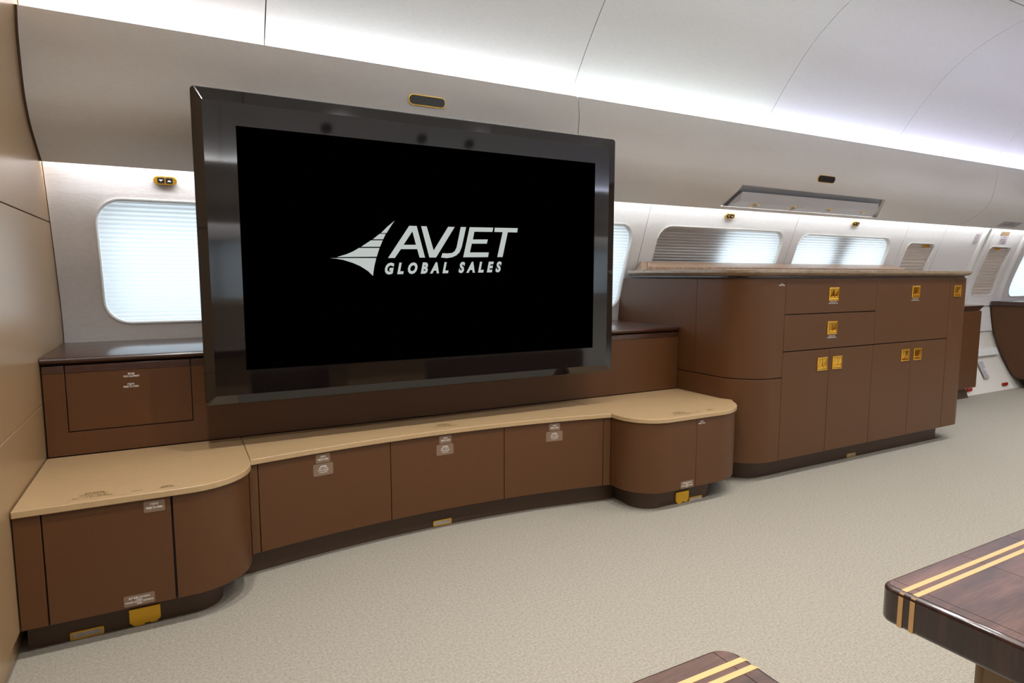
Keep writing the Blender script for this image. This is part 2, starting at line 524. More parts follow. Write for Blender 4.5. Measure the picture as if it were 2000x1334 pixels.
wnum = [0]
def build_side(s, wins, seams, tag):
    outs = [rr_xz(a-0.004, b+0.004, z0-0.004, z1+0.004, r+0.004, 6) for a, b, z0, z1, r, ap, st in wins]
    for xa, xb in zip(seams, seams[1:]):
        o = sheet('wall_'+tag, clip_prof(WALLS_, 0.80, 1.72), xa+0.0025, xb-0.0025, 0.012, WALLFAB, s, bevel=0)
        mine = [ol for ol, wv in zip(outs, wins) if wv[0] > xa-0.01 and wv[1] < xb+0.01]
        if mine: cut(o, mine, s)
        struct(o)
    o = sheet('wall_'+tag+'_lower', clip_prof([(y+0.012, z) for y, z in WALLS_], 0.0, 0.797), X0, X1, 0.012, LOWWALL, s, bevel=0); struct(o)
    # hull lining behind, with the aircraft's own window apertures
    hull = [(y+0.09, z) for y, z in WALLS_]+[(3.0, 1.86), (2.97, 2.0)]
    o = sheet('wall_'+tag+'_hull', hull, X0-0.02, X1+0.02, 0.02, SKIN, s, bevel=0)
    ap = []
    for wv in wins:
        for a, b in wv[5]: ap.append(rr_xz(a, b, wv[2]+0.0, wv[3]-0.0, 0.09, 6))
    if ap: cut(o, ap, s, 2.7, 3.8)
    struct(o)
    for wv in wins:
        wnum[0] += 1
        a, b, z0, z1, r, aps, st = wv
        root = bpy.data.objects.new('window_%d' % wnum[0], None); COL.objects.link(root)
        root.location = ((a+b)/2, mir(wy(z0), s), z0); root['kind'] = 'structure'
        liner('window_frame', a, b, z0, z1, r, s, root)
        if st == 'shade':
            pleated('window_shade', a+0.006, b-0.006, z0+0.006, z1-0.006, r-0.004, s, SHADE, root)
        else:
            pleated('window_shade', a+0.006, b-0.006, z0+0.006, z1-0.006, r-0.004, s, SLAT, root, pitch=0.030, amp=0.010, dep=0.022, slats=True)
        adopt(root)
    # upper bulged panels
    for xa, xb in ((X0+0.008, 1.866), (1.871, 6.05), (6.055, X1)):
        o = struct(sheet('trim_%d' % (1 if s > 0 else 2), BIN, xa, xb, 0.014, BINFAB, s, bevel=0))
        if xa > 0: struct(sheet('trim_%d' % (11 if s > 0 else 12), [(y+0.017, z) for y, z in BIN[1:-1]], xa-0.02, xa+0.015, 0.004, CARCASS, s, bevel=0))  # added dark backing strip, keeps cove light from leaking through the panel seam
        if s > 0 and xa < 3 < xb: cut(o, [[(3.154, 1.664), (4.645, 1.659), (4.80, 1.549), (3.145, 1.549)]], 1)
        struct(sheet('trim_%d' % (5 if s > 0 else 6), [(2.775, 1.955), (2.905, 1.955)], xa, xb, 0.01, WHITE, s, bevel=0))
    struct(sheet('trim_%d' % (9 if s > 0 else 10), [(y-0.001, z) for y, z in BIN], X0, X0+0.008, 0.02, BROWN_DARK, s, bevel=0))  # dark brown strip paints the shaded gap at the bulkhead, also stops cove light
    # ceiling halves
    cs = [X0, 0.366, 1.868, 3.33, 4.70, 6.13, 7.6, X1]
    side = [p for p in CEIL if p[0] > 1.985]; mid = [(1.977, 2.691)]+[p for p in CEIL if p[0] < 1.97]
    side = side+[(1.983, 2.690)]
    for xa, xb in zip(cs, cs[1:]):
        struct(sheet('ceiling', side, xa+0.0025, xb-0.0025, 0.01, CEILFAB, s, bevel=0))
    for xa, xb in zip(cs, cs[1:]):
        if s > 0:
            full = mid+[(mir(y, -1), z) for y, z in mid[::-1][1:]]
            struct(sheet('ceiling', full, xa+0.0025, xb-0.0025, 0.01, CEILFAB, 1, bevel=0))
    struct(sheet('ceiling', [(y+0.03, z+0.03) for y, z in CEIL], X0-0.02, X1+0.02, 0.02, SKIN, s, bevel=0))
    struct(sheet('trim_%d' % (3 if s > 0 else 4), [(2.945, 1.72), (2.99, 1.90)], X0, X1, 0.01, WHITE, s, bevel=0))

build_side(1, WIN, WSEAM, 'back')
WIN2 = [(x, x+1.18, 0.885, 1.41, 0.10, [(x+0.02, x+0.56), (x+0.62, x+1.16)], 'shade') for x in (-0.28, 1.36, 2.74, 4.10, 5.60)]
build_side(-1, WIN2, [X0, 1.13, 2.627, 4.02, 5.41, 6.95, X1], 'front')

# bulkhead on the left, in three leather panels with seams at z .643 and 1.311
def bulk(name, z0, z1, M=BULK, x=(X0-0.03, X0), ys=((-1.3, 0.35), (1.75, 3.33))):
    for ya, yb in ys: struct(bx(name, x[0], x[1], ya, yb, z0, z1, M, bevel=0.0015))
bulk('wall_left', 0.09, 0.6405); bulk('wall_left', 0.6425, 1.309); bulk('wall_left', 1.313, 2.15)
bulk('wall_left', 2.15, 2.9, ys=((-1.3, 3.33),))
bulk('baseboard_left', 0.0, 0.10, BULK, (X0-0.06, X0-0.02))
bulk('wall_left_backing', -0.05, 2.15, SKIN, (X0-0.08, X0-0.035)); bulk('wall_left_backing', 2.15, 2.95, SKIN, (X0-0.08, X0-0.035), ((-1.3, 3.33),))
# dim vestibule behind the doorway in the bulkhead (out of the frame, mirrored in the television frame)
struct(bx('floor_vestibule', -1.75, X0-0.05, 0.30, 1.80, -0.06, 0.0, CARPET))
struct(bx('wall_vestibule', -1.78, -1.74, 0.30, 1.80, 0.0, 2.2, BROWN_DARK))
struct(bx('wall_vestibule', -1.78, X0-0.08, 0.30, 0.34, 0.0, 2.2, BROWN_DARK))
struct(bx('wall_vestibule', -1.78, X0-0.08, 1.76, 1.80, 0.0, 2.2, BROWN_DARK))
struct(bx('ceiling_vestibule', -1.78, X0-0.08, 0.30, 1.80, 2.16, 2.20, BROWN_DARK))
struct(bx('wall_right', X1, X1+0.04, -1.4, 3.4, -0.05, 2.9, BULK))

# raised frame of the exit hatch far right, around the second slatted window
def rib(x0, x1, z0=0.80, z1=1.60, inn=0.028):
    prof = clip_prof(WALLS_, z0, z1); V = []; n = len(prof)
    for x, d in ((x0, 0.002), (x0+(x1-x0)*0.3, -inn), (x1-(x1-x0)*0.3, -inn), (x1, 0.002)):
        V += [(x, y+d, z) for y, z in prof]
    f = [(a*n+k, a*n+k+1, (a+1)*n+k+1, (a+1)*n+k) for a in range(3) for k in range(n-1)]
    f += [(0, n, 2*n, 3*n), (n-1, 2*n-1, 3*n-1, 4*n-1)]
    return struct(mk('trim_7', V, f, WHITE, smooth=True))
rib(6.60, 6.70); rib(7.36, 7.46)
# rails on the lower wall, far right
def rail(x0, x1, z0, z1, d=0.022):
    V = []
    for x in (x0, x1):
        V += [(x, wy(z0)+0.02, z0), (x, wy(z0)-d, z0+0.004), (x, wy(z1)-d, z1-0.004), (x, wy(z1)+0.02, z1)]
    return struct(mk('trim_8', V, [(0, 1, 2, 3), (7, 6, 5, 4), (0, 4, 5, 1), (1, 5, 6, 2), (2, 6, 7, 3), (3, 7, 4, 0)], WHITE, bevel=0.003))
rail(6.3, 7.19, 0.318, 0.392); rail(6.3, 7.24, 0.545, 0.79, 0.006)

# ------------------------------------------------------------------ wall mounted small things
def plate_mesh(outline, depth):
    """outline in local (u, v); depth along the normal"""
    n = len(outline)
    v = [(a, b, 0) for a, b in outline]+[(a, b, depth) for a, b in outline]
    f = [tuple(range(n))[::-1], tuple(range(n, 2*n))]+[(i, (i+1) % n, n+(i+1) % n, n+i) for i in range(n)]
    return v, f

def orient(o, loc, U, V):
    U = Vector(U).normalized(); V = Vector(V).normalized(); N = U.cross(V)
    o.matrix_world = Matrix(((U.x, V.x, N.x, loc[0]), (U.y, V.y, N.y, loc[1]), (U.z, V.z, N.z, loc[2]), (0, 0, 0, 1)))

def make_switch():
    t = thing('window_shade_switch', (0, 0, 0), '', 'switch')
    v, f = plate_mesh(rrect(0.088, 0.036, 0.0175, 8), 0.006)
    mk('switch_plate', v, f, GOLD, t, bevel=0.0015)
    for k, sx in ((0, -0.0155), (1, 0.0155)):
        v, f = plate_mesh([(a+sx, b) for a, b in rrect(0.026, 0.024, 0.002, 2)], 0.0085)
        b_ = mk('switch_button', v, f, DARKLENS, t, bevel=0.0006)
        sg = -1 if k == 0 else 1
        tri = [(sx-0.008, -0.004*sg, 0.0092), (sx+0.008, -0.004*sg, 0.0092), (sx, 0.004*sg, 0.0092)]
        mk('arrow_mark', tri, [(0, 1, 2)], INK, b_, smooth=False, recalc=False)
    return t

def copy_tree(o, parent=None):
    c = o.copy(); COL.objects.link(c)
    if parent is not None: c.parent = parent
    for ch in list(o.children): copy_tree(ch, c)
    return c

sw = make_switch()
SW = [(-0.021, 1.498, 'gold shade switch with two arrow buttons above the window left of the television'),
      (3.32, 1.500, 'gold shade switch above the long half dark window behind the sideboard, under the reading lights'),
      (4.69, 1.503, 'gold shade switch above the bright window right of the half dark one')]
for i, (x, z, lab) in enumerate(SW):
    o = sw if i == 0 else copy_tree(sw)
    orient(o, (x, wy(z)-0.0005, z), (1, 0, 0), wall_frame(z))
    setp(o, lab, 'switch', 'shade switches above the windows')

def bin_y(z):
    for (y0, z0), (y1, z1) in zip(BIN, BIN[1:]):
        if z0 <= z <= z1: return y0+(y1-y0)*(z-z0)/(z1-z0)
for i, (x, z, lab) in enumerate([(1.040, 1.882, 'dark oval sensor window with gold rim above the television'),
                                 (3.895, 1.746, 'dark oval sensor window with gold rim above the reading light panel')]):
    t = thing('signal_panel', (0, 0, 0), lab, 'signal panel', 'oval dark lenses on the upper panel')
    v, f = plate_mesh(rrect(0.176, 0.046, 0.02, 6), 0.004); mk('gold_rim', v, f, GOLD, t, bevel=0.001)
    v, f = plate_mesh(rrect(0.169, 0.0395, 0.018, 6), 0.007); mk('lens', v, f, DARKLENS, t, bevel=0.001)
    orient(t, (x, bin_y(z)-0.0005, z), (1, 0, 0), (0, bin_y(z+.02)-bin_y(z-.02), .04))

# small pull tabs on the slatted shades
for x, z, lab in ((5.79, 1.360, 'small gold pull on the slatted shade above the sideboard end'), (7.0, 1.360, 'small gold pull on the slatted shade of the far hatch')):
    t = mk('shade_pull', *[q for q in plate_mesh(rrect(0.085, 0.02, 0.009, 5), 0.012)], GOLD, None, bevel=0.002)
    orient(t, (x, wy(z)+0.012, z), (1, 0, 0), wall_frame(z)); setp(t, lab, 'shade pull', 'gold pulls on the slatted shades')

# reading light box let into the upper panel
t = thing('reading_light_panel', (3.98, 2.90, 1.56), 'angular pale light box with four gold ringed spots in a grey recess', 'light')
rec = [(3.154, 2.815, 1.664), (4.645, 2.820, 1.659), (4.80, 2.972, 1.549), (3.145, 2.972, 1.549)]
rin = [(a, b+0.022, c+0.013) for a, b, c in rec]
mk('recess_pan', [(a, b-0.002, c-0.001) for a, b, c in rec]+rin, [(4, 5, 6, 7), (0, 1, 5, 4), (1, 2, 6, 5), (2, 3, 7, 6), (3, 0, 4, 7)], GREY, t, smooth=False)
hv = [(3.185, 2.845, 1.628), (4.612, 2.845, 1.628), (3.20, 2.878, 1.572), (4.66, 2.878, 1.580), (3.170, 2.955, 1.547), (4.715, 2.955, 1.547), (3.2, 2.93, 1.60), (4.65, 2.93, 1.60)]
mk('housing', hv, [(0, 1, 3, 2), (2, 3, 5, 4), (0, 2, 4, 6), (1, 7, 5, 3), (4, 5, 7, 6), (0, 6, 7, 1)], SILVER, t, smooth=False, bevel=0.001)
P0, P1, P2 = Vector((3.20, 2.878, 1.572)), Vector((4.66, 2.878, 1.580)), Vector((3.170, 2.955, 1.547))
Ux = (P1-P0).normalized(); Vy = (P0-P2); Vy = (Vy-Ux*Vy.dot(Ux)).normalized()
for k, xx in enumerate((3.385, 3.755, 4.135, 4.515)):
    c = P0+Ux*((xx-P0.x)/Ux.x)+(-Vy)*0.040
    e = [(0.030*math.cos(a*math.pi/12), 0.030*math.sin(a*math.pi/12)) for a in range(24)]
    sp = mk('spotlight_ring', place2d(e, c, Ux, Vy, 0.0)+place2d([(a*.93, b*.93) for a, b in e], c, Ux, Vy, 0.005)+place2d([(a*.78, b*.78) for a, b in e], c, Ux, Vy, 0.003),
            [(i, (i+1) % 24, 24+(i+1) % 24, 24+i) for i in range(24)]+[(24+i, 24+(i+1) % 24, 48+(i+1) % 24, 48+i) for i in range(24)], GOLD, t)
    mk('spotlight_collar', place2d([(a*.79, b*.79) for a, b in e], c, Ux, Vy, 0.0028), [tuple(range(24))], WHITE, sp, recalc=False)
    mk('spotlight_lens', place2d([(a*.5, b*.5) for a, b in e], c, Ux, Vy, 0.0045), [tuple(range(24))], DARKLENS, sp, recalc=False)
adopt(t)

# notices on the far wall
def wall_notice(name, x, z, wd, ht, lines, sticker, ink, label, tilt=0):
    root = thing(name, (x, wy(z), z), label, 'sign')
    placard('notice_sheet', root, (x, wy(z)-0.001, z), lines, (1, 0, 0), wall_frame(z), (wd, ht), sticker, ink)
    adopt(root); return root
wall_notice('safety_notice', 6.53, 1.435, 0.09, 0.11, [('紧急出口', 0.030, 0.011, 0.06), ('EMERGENCY', 0.008, 0.009, 0.07), ('EXIT', -0.010, 0.009, 0.04), ('OPEN COVER', -0.028, 0.009, 0.07), ('PULL', -0.044, 0.009, 0.04)], STICKER_PALE, INK_RED, 'pale notice with red lines left of the hatch frame, beside the ridge')
wall_notice('safety_notice', 7.02, 1.442, 0.14, 0.078, [('紧急出口', 0.020, 0.009, 0.06), ('EMERGENCY EXIT', -0.002, 0.009, 0.10), ('PULL COVER', -0.018, 0.009, 0.11), ('TO OPEN', -0.033, 0.008, 0.07)], STICKER_PALE, INK_RED, 'pale square notice with red lines above the slatted hatch shade')
wall_notice('hatch_plate', 7.00, 1.498, 0.15, 0.038, [], textured('tan_plate', srgb(176, 146, 108), srgb(184, 154, 118), 80, .5), INK_RED, 'plain tan rectangular plate above the pale hatch notice')
z = 1.568
root = thing('safety_notice', (6.79, bin_y(z), z), 'grey notice on the underside of the upper panel above the hatch', 'sign')
placard('notice_sheet', root, (6.79, bin_y(z)-0.002, z), [('紧急出口', 0.012, 0.012, 0.10), ('EMERGENCY EXIT', -0.010, 0.012, 0.20)], (1, 0, 0), (0, bin_y(z+.02)-bin_y(z-.02), .04), (0.33, 0.08), STICKER_GREY, INK_RED)
adopt(root)
t = thing('label_tube', (6.80, 3.07, 0.12), 'slanted white label strip low on the far wall between the two side cabinets', 'label')
U = Vector((1, 0, 0)); Vt = wall_frame(0.2)
tv = [(-0.035, 0.085), (0.045, 0.085), (0.035, -0.085), (-0.045, -0.085)]
pp = place2d([(a+0.03*(b/0.085)*0.2, b) for a, b in tv], (6.80, wy(0.195)-0.002, 0.195), U, Vt, 0.0)
qq = place2d([(a+0.03*(b/0.085)*0.2, b) for a, b in tv], (6.80, wy(0.195)-0.002, 0.195), U, Vt, 0.012)
mk('strip', pp+qq, [(0, 1, 2, 3), (7, 6, 5, 4), (0, 4, 5, 1), (1, 5, 6, 2), (2, 6, 7, 3), (3, 7, 4, 0)], STICKER_GREY, t, bevel=0.003)
placard('strip_text', t, (6.805, wy(0.185)-0.02, 0.185), [('紧急', 0.0, 0.012, 0.03), ('EXIT', -0.02, 0.012, 0.03)], U, Vt, (0.05, 0.06), STICKER_PALE, INK_RED)
adopt(t)
for x, lab in ((7.05, 'small red floor tag at the wall beside the far cabinet end'), (6.40, 'small red floor tag beside the foot of the narrow side cabinet')):
    z = 0.052
    o = bx('floor_tag', -0.042, 0.042, -0.012, 0.004, -0.014, 0.014, REDM, None, bevel=0.002)
    o.location = (x, wy(z)-0.0, z); setp(o, lab, 'tag', 'red tags at the foot of the wall')

# ------------------------------------------------------------------ floor lights, outlet covers (parts)
def floor_light(parent, xc, yf, wd=0.086, zc=0.0125, h=0.025):
    p = rrect(wd, h, 0.004, 3); n = len(p); q = rrect(wd-0.009, h-0.008, 0.003, 3)
    V = [(xc+a, yf, zc+b) for a, b in p]+[(xc+a, yf-0.004, zc+b) for a, b in p]+[(xc+a, yf-0.004, zc+b) for a, b in q]+[(xc+a, yf-0.001, zc+b) for a, b in q]
    f = [(a*n+i, a*n+(i+1) % n, (a+1)*n+(i+1) % n, (a+1)*n+i) for a in range(3) for i in range(n)]
    fr = mk('floor_light', V, f, GOLD_SATIN, parent)
    mk('light_lens', [(xc+a, yf-0.0025, zc+b) for a, b in q], [tuple(range(n))], LENS, fr, recalc=False)
    return fr

def outlet(parent, x0, x1, yf, z0=0.001, z1=0.058):
    w_ = x1-x0; c = (x0+x1)/2
    ol = [(x0, z1), (x0, z0+0.014), (x0+0.014, z0), (c-0.006, z0), (c, z0+0.006), (c+0.012, z0+0.006), (c+0.016, z0+0.003), (x1-0.014, z0+0.002), (x1, z0+0.014), (x1, z1)]
    n = len(ol)
    d = lambda z: 0.008
    V = [(x, yf, z) for x, z in ol]+[(x, yf-d(z), z) for x, z in ol]
    f = [tuple(range(n)), tuple(range(n, 2*n))[::-1]]+[(i, n+i, n+(i+1) % n, (i+1) % n) for i in range(n)]
    fr = mk('outlet_cover', V, f, GOLD_SATIN, parent, smooth=False, bevel=0.0008)
    fr['label'] = 'gold power outlet cover'
    return fr

# ------------------------------------------------------------------ low cabinets under the television
def build_cabinet(name, path, plinth_path, back, cuts, zr, label, cat='cabinet', carc_in=0.016, M=BROWN, zp=0.09):
    """cuts: list of (part name, s0, s1)"""
    root = thing(name, (back[0][0], path[0][1], 0), label, cat)
    ins = offset(path, carc_in)
    prism('carcass', clean(ins+back), zp+0.001, zr[1]+0.001, CARCASS, root)
    pb = [(plinth_path[-1][0], 2.65), (plinth_path[0][0], 2.65)]
    prism('plinth', clean(plinth_path+pb), 0.0, zp, BROWN_DARK, root, bevel=0.0)
    outp = []
    for nm, s0, s1 in cuts:
        outp.append(front(nm, sub(path, s0, s1), zr[0], zr[1], M, root))
    return root, outp

PRESS = lambda k=1.0: [('按压打开', 0.004*k, 0.006*k, 0.022*k), ('PRESS TO OPEN', -0.007*k, 0.0062*k, 0.042*k)]
LOAD = [('总载荷限制', 0.010, 0.0048, 0.024), ('最大：11.3 公斤', 0.003, 0.0048, 0.034), ('TOTAL LOAD LIMIT', -0.005, 0.0052, 0.042), ('11.3 kg / 25 lb', -0.013, 0.0052, 0.030)]

# left bump
G = 0.0018
pL = clean([(-0.436, 2.124), (0.0, 2.124)]+arc(0.0, 2.314, 0.19, -90, 0, 16)+[(0.19, 2.352)])
sL = seglen(pL)[-1]
plL = clean([(-0.436, 2.193), (0.0, 2.193)]+arc(0.0, 2.283, 0.09, -90, 0, 10)+[(0.09, 2.6)])
g1 = -0.371+0.436; g2 = -0.0465+0.436
r_, ps = build_cabinet('low_cabinet', pL, plL, [(0.17, 2.66), (-0.436, 2.66)],
    [('side_panel', 0, g1-G), ('door', g1+G, g2-0.003), ('curved_door', g2+0.003, sL)], (0.093, 0.4235),
    'low brown cabinet with rounded corner against the left wall, with two door fronts')
placard('door_sticker', ps[1], (-0.0925, 2.1235, 0.401), PRESS(), (1, 0, 0), (0, 0, 1), (0.056, 0.036), STICKER)
placard('door_sticker', ps[1], (-0.1465, 2.1235, 0.116), [('后座电源 220V/50HZ', 0.0055, 0.0048, 0.056), ('220V', -0.0010, 0.0042, 0.016), ('POWER OUTLET 220V/60HZ', -0.0070, 0.0048, 0.074), ('200W', -0.0130, 0.0042, 0.015)], (1, 0, 0), (0, 0, 1), (0.082, 0.034), STICKER)
outlet(r_, -0.181, -0.096, 2.193); floor_light(r_, -0.292, 2.193)
adopt(r_)

# middle concave run
import cmath
def circ3(a, b, c):
    ax, ay = a; bx_, by = b; cx, cy = c
    d = 2*(ax*(by-cy)+bx_*(cy-ay)+cx*(ay-by))
    ux = ((ax*ax+ay*ay)*(by-cy)+(bx_*bx_+by*by)*(cy-ay)+(cx*cx+cy*cy)*(ay-by))/d
    uy = ((ax*ax+ay*ay)*(cx-bx_)+(bx_*bx_+by*by)*(ax-cx)+(cx*cx+cy*cy)*(bx_-ax))/d
    return ux, uy, math.hypot(ax-ux, ay-uy)
ux, uy, ur = circ3((0.19, 2.340), (1.0, 2.422), (1.80, 2.340))
def mid_y(x): return uy+math.sqrt(ur*ur-(x-ux)**2)
pM = [(0.1945+i*(1.7955-0.1945)/40, mid_y(0.1945+i*(1.7955-0.1945)/40)) for i in range(41)]
plM = [(0.095, mid_y(0.192)+0.058)]+[(x, y+0.056) for x, y in pM]+[(1.857, mid_y(1.8)+0.058)]
sx = lambda X: s_of(pM, lambda q: q[0]-X)
cutsM = []
xs = [0.1945, 0.225, 0.7355, 1.2585, 1.758, 1.7954]
nmM = ['side_panel', 'door', 'door', 'door', 'side_panel']
for i in range(5):
    a = sx(xs[i])+(0 if i == 0 else 0.0013); b = sx(xs[i+1])-(0 if i == 4 else 0.0013)
    cutsM.append((nmM[i], max(a, 0), b))
rM, ps = build_cabinet('low_cabinet', pM, plM, [(1.78, 2.66), (0.21, 2.66)], cutsM, (0.093, 0.4235),
    'long low brown cabinet with concave front and three doors under the television')
for dr, (xa, wa), (xb, wb) in ((ps[1], (0.461, 0.056), (0.461, 0.077)), (ps[2], (0.979, 0.056), (0.977, 0.078)), (ps[3], (1.508, 0.056), (1.507, 0.084))):
    for (xc, wc, zc, hc, lns) in ((xa, wa, 0.402, 0.035, PRESS(0.95)), (xb, wb, 0.3585, 0.047, LOAD)):
        tg = Vector((0.02, mid_y(xc+0.01)-mid_y(xc-0.01), 0)).normalized()
        placard('door_sticker', dr, (xc, mid_y(xc)-0.0006, zc), lns, tg, (0, 0, 1), (wc, hc), STICKER)
fl_ = floor_light(rM, 0.982, mid_y(0.98)+0.056-0.002, zc=0.0155)
adopt(rM)

# right bump
pR = clean([(1.80, 2.385), (1.80, 2.30)]+arc(1.97, 2.30, 0.17, 180, 270, 14)+[(2.30, 2.13)]+arc(2.30, 2.375, 0.245, -90, -18, 14))
sR = seglen(pR)[-1]
plR = clean([(1.862, 2.6), (1.862, 2.29)]+arc(1.965, 2.29, 0.103, 180, 270, 10)+[(2.25, 2.187)]+arc(2.25, 2.28, 0.093, -90, 0, 10)+[(2.343, 2.6)])
c1 = 0.085; c2 = s_of(pR, lambda q: q[0]-2.143, 0.3)
rR, ps = build_cabinet('low_cabinet', pR, plR, [(2.52, 2.66), (1.82, 2.66)],
    [('side_panel', 0.0, c1-0.001), ('curved_door', c1+0.001, c2-0.0008), ('curved_door', c2+0.0008, sR)], (0.093, 0.4235),
    'low brown cabinet rounded at both corners, between the television and the sideboard')
placard('door_sticker', ps[2], (2.171, 2.1295, 0.4045), [('按压打开', 0.002, 0.005, 0.022), ('PRESS TO OPEN', -0.007, 0.0056, 0.042)])
placard('door_sticker', ps[1], (2.089, 2.1295, 0.1135), [('后座电源 220V/50HZ', 0.0055, 0.0048, 0.056), ('220V', -0.0010, 0.0042, 0.016), ('POWER OUTLET 220V/60HZ', -0.0070, 0.0048, 0.074), ('200W', -0.0130, 0.0042, 0.015)], size=(0.08, 0.034), sticker=STICKER)
outlet(rR, 2.070, 2.152, 2.187, 0.001, 0.058); floor_light(rR, 2.202, 2.187, 0.084, 0.006, 0.024)
adopt(rR)

# beige worktops
def worktop(label, outline):
    root = thing('countertop', (outline[0][0], outline[0][1], 0.4255), label, 'countertop')
    prism('slab', outline, 0.4255, 0.4465, BEIGE, root, bevel=0.0028, seg=3)
    return root
oL = clean(offset(pL[:-1], -0.009)+[(0.199, 2.688), (-0.437, 2.688)])
tL = worktop('beige countertop with rounded corner on the left low cabinet', oL)
oM = clean([(0.2005, mid_y(0.2)-0.010)]+[(x, y-0.010) for x, y in pM[1:-1]]+[(1.7905, mid_y(1.79)-0.010), (1.7905, 2.688), (0.2005, 2.688)])
tM = worktop('long beige countertop with concave edge below the television', oM)
pRr = clean([(1.792, 2.688), (1.792, 2.30)]+arc(1.97, 2.30, 0.178, 180, 270, 14)+[(2.30, 2.122)]+arc(2.30, 2.375, 0.253, -90, -28, 14))
oR = clean(pRr+[(2.56, 2.305), (2.537, 2.36), (2.537, 2.688)])
tR = worktop('beige countertop rounded at both corners beside the tall sideboard', oR)
def top_stick(par, x, y, wd, ht, lines, ang=0):
    U = Vector((math.cos(ang), math.sin(ang), 0)); V = Vector((-math.sin(ang), math.cos(ang), 0))
    placard('counter_sticker', par, (x, y, 0.4466), lines, U, V, (wd, ht), STICKER_TAN, INK_DARK)
big = [('总载荷限制', 0.018, 0.008, 0.05), ('TOTAL LOAD LIMIT', 0.005, 0.008, 0.075), ('11.3 kg / 25 lb', -0.008, 0.008, 0.065), ('最大：11.3 公斤 总载荷限制', -0.022, 0.007, 0.10)]
top_stick(tL, -0.249, 2.170, 0.120, 0.066, big)
top_stick(tL, -0.137, 2.150, 0.085, 0.030, [('按压打开', -0.003, 0.006, 0.03)])
top_stick(tL, -0.057, 2.153, 0.066, 0.032, [('按压打开', 0.001, 0.008, 0.03), ('PRESS TO OPEN', -0.010, 0.008, 0.04)])
top_stick(tM, 0.998, 2.480, 0.118, 0.058, big, 0.0)
top_stick(tR, 2.080, 2.180, 0.112, 0.052, big)
top_stick(tR, 2.185, 2.170, 0.08, 0.026, [('按压打开', -0.003, 0.006, 0.03)])
top_stick(tR, 2.265, 2.172, 0.06, 0.030, [('按压打开', 0.001, 0.008, 0.03), ('PRESS TO OPEN', -0.010, 0.008, 0.04)])
for t in (tL, tM, tR): adopt(t)

# ------------------------------------------------------------------ back cabinet with the video equipment door and its walnut ledge
root = thing('media_cabinet', (1.05, 2.70, 0.0), 'brown cabinet behind the television with a video equipment flap', 'cabinet')
bx('carcass', -0.434, 2.534, 2.705, 2.94, 0.0, 0.775, CARCASS, root)
yF = 2.690
def pan(name, x0, x1, z0, z1, M=BROWN, y0=yF, par=root): return bx(name, x0, x1, y0, y0+0.014, z0, z1, M, par, bevel=0.0012)
fp = [(-0.434, 0.449), (2.535, 0.449), (2.535, 0.7495), (0.0335, 0.7495), (0.0335, 0.5325), (-0.3695, 0.5325), (-0.3695, 0.7495), (-0.434, 0.7495)]
n = len(fp)
mk('front_panel', [(x, yF, z) for x, z in fp]+[(x, yF+0.014, z) for x, z in fp], [tuple(range(n)), tuple(range(n, 2*n))[::-1]]+[(i, n+i, n+(i+1) % n, (i+1) % n) for i in range(n)], BROWN, root, bevel=0.0008)
d = pan('door', -0.3665, 0.0305, 0.5360, 0.7495)
pan('door_trim', -0.3665, 0.0305, 0.7497, 0.776, WALNUT, yF-0.002, d)
pan('wood_trim', -0.434, -0.3695, 0.7497, 0.776, WALNUT, yF-0.002)
pan('wood_trim', 0.0335, 2.535, 0.7497, 0.776, WALNUT, yF-0.002)
placard('door_lettering', d, (-0.165, yF-0.0005, 0.728), [('视频设备', 0.003, 0.006, 0.022), ('VIDEO EQUIPMENT', -0.0065, 0.0065, 0.052)])
placard('door_lettering', d, (-0.168, yF-0.0005, 0.690), [('按压打开', 0.0015, 0.006, 0.022), ('PRESS TO OPEN', -0.0075, 0.0065, 0.048)])
adopt(root)
def xprof(name, prof, x0, x1, M, parent=None, bevel=0.0, seg=2):
    n = len(prof); V = [(x0, y, z) for y, z in prof]+[(x1, y, z) for y, z in prof]
    f = [tuple(range(n))[::-1], tuple(range(n, 2*n))]+[(i, (i+1) % n, n+(i+1) % n, n+i) for i in range(n)]
    return mk(name, V, f, M, parent, bevel=bevel, seg=seg)
o = xprof('ledge_top', [(3.252, 0.808), (2.693, 0.808), (2.682, 0.804), (2.678, 0.797), (2.682, 0.790), (2.700, 0.780), (2.705, 0.7765), (3.24, 0.7765), (3.25, 0.79)], -0.437, 2.536, WALNUT, None, bevel=0.0015)
setp(o, 'glossy dark walnut ledge below the windows behind the television', 'ledge')

# ------------------------------------------------------------------ television
root = thing('television', (0.98, 2.60, 0.62), 'large wall mounted television with glossy black frame showing a white logo', 'television')
x0, x1, z0, z1 = 0.0725, 1.8885, 0.6265, 1.7475
yo, yf = 2.480, 2.452
def loop(xa, xb, za, zb, y, r=0.0):
    if r: return [((xa+xb)/2+a, y, (za+zb)/2+b) for a, b in rrect(xb-xa, zb-za, r, 4)]
    return [(xb, y, zb), (xa, y, zb), (xa, y, za), (xb, y, za)]
def loopn(xa, xb, za, zb, y):
    q = []
    for c in [(xb, zb), (xa, zb), (xa, za), (xb, za)]: q += [(c[0], y, c[1])]*5
    return q
L = [loop(x0, x1, z0, z1, 2.535, 0.014), loop(x0, x1, z0, z1, yo-0.010, 0.014), loop(x0+0.003, x1-0.003, z0+0.003, z1-0.003, yo-0.0145, 0.012),
     loop(x0+0.034, x1-0.046, z0+0.036, z1-0.046, yf, 0.002), loop(0.2110, 1.7615, 0.7510, 1.6230, yf, 0.001), loop(0.2125, 1.760, 0.7525, 1.6215, yf+0.004, 0.001)]
n = len(L[0]); V = [p for q in L for p in q]
f = [(a*n+i, a*n+(i+1) % n, (a+1)*n+(i+1) % n, (a+1)*n+i) for a in range(len(L)-1) for i in range(n)]+[tuple(range(n))]
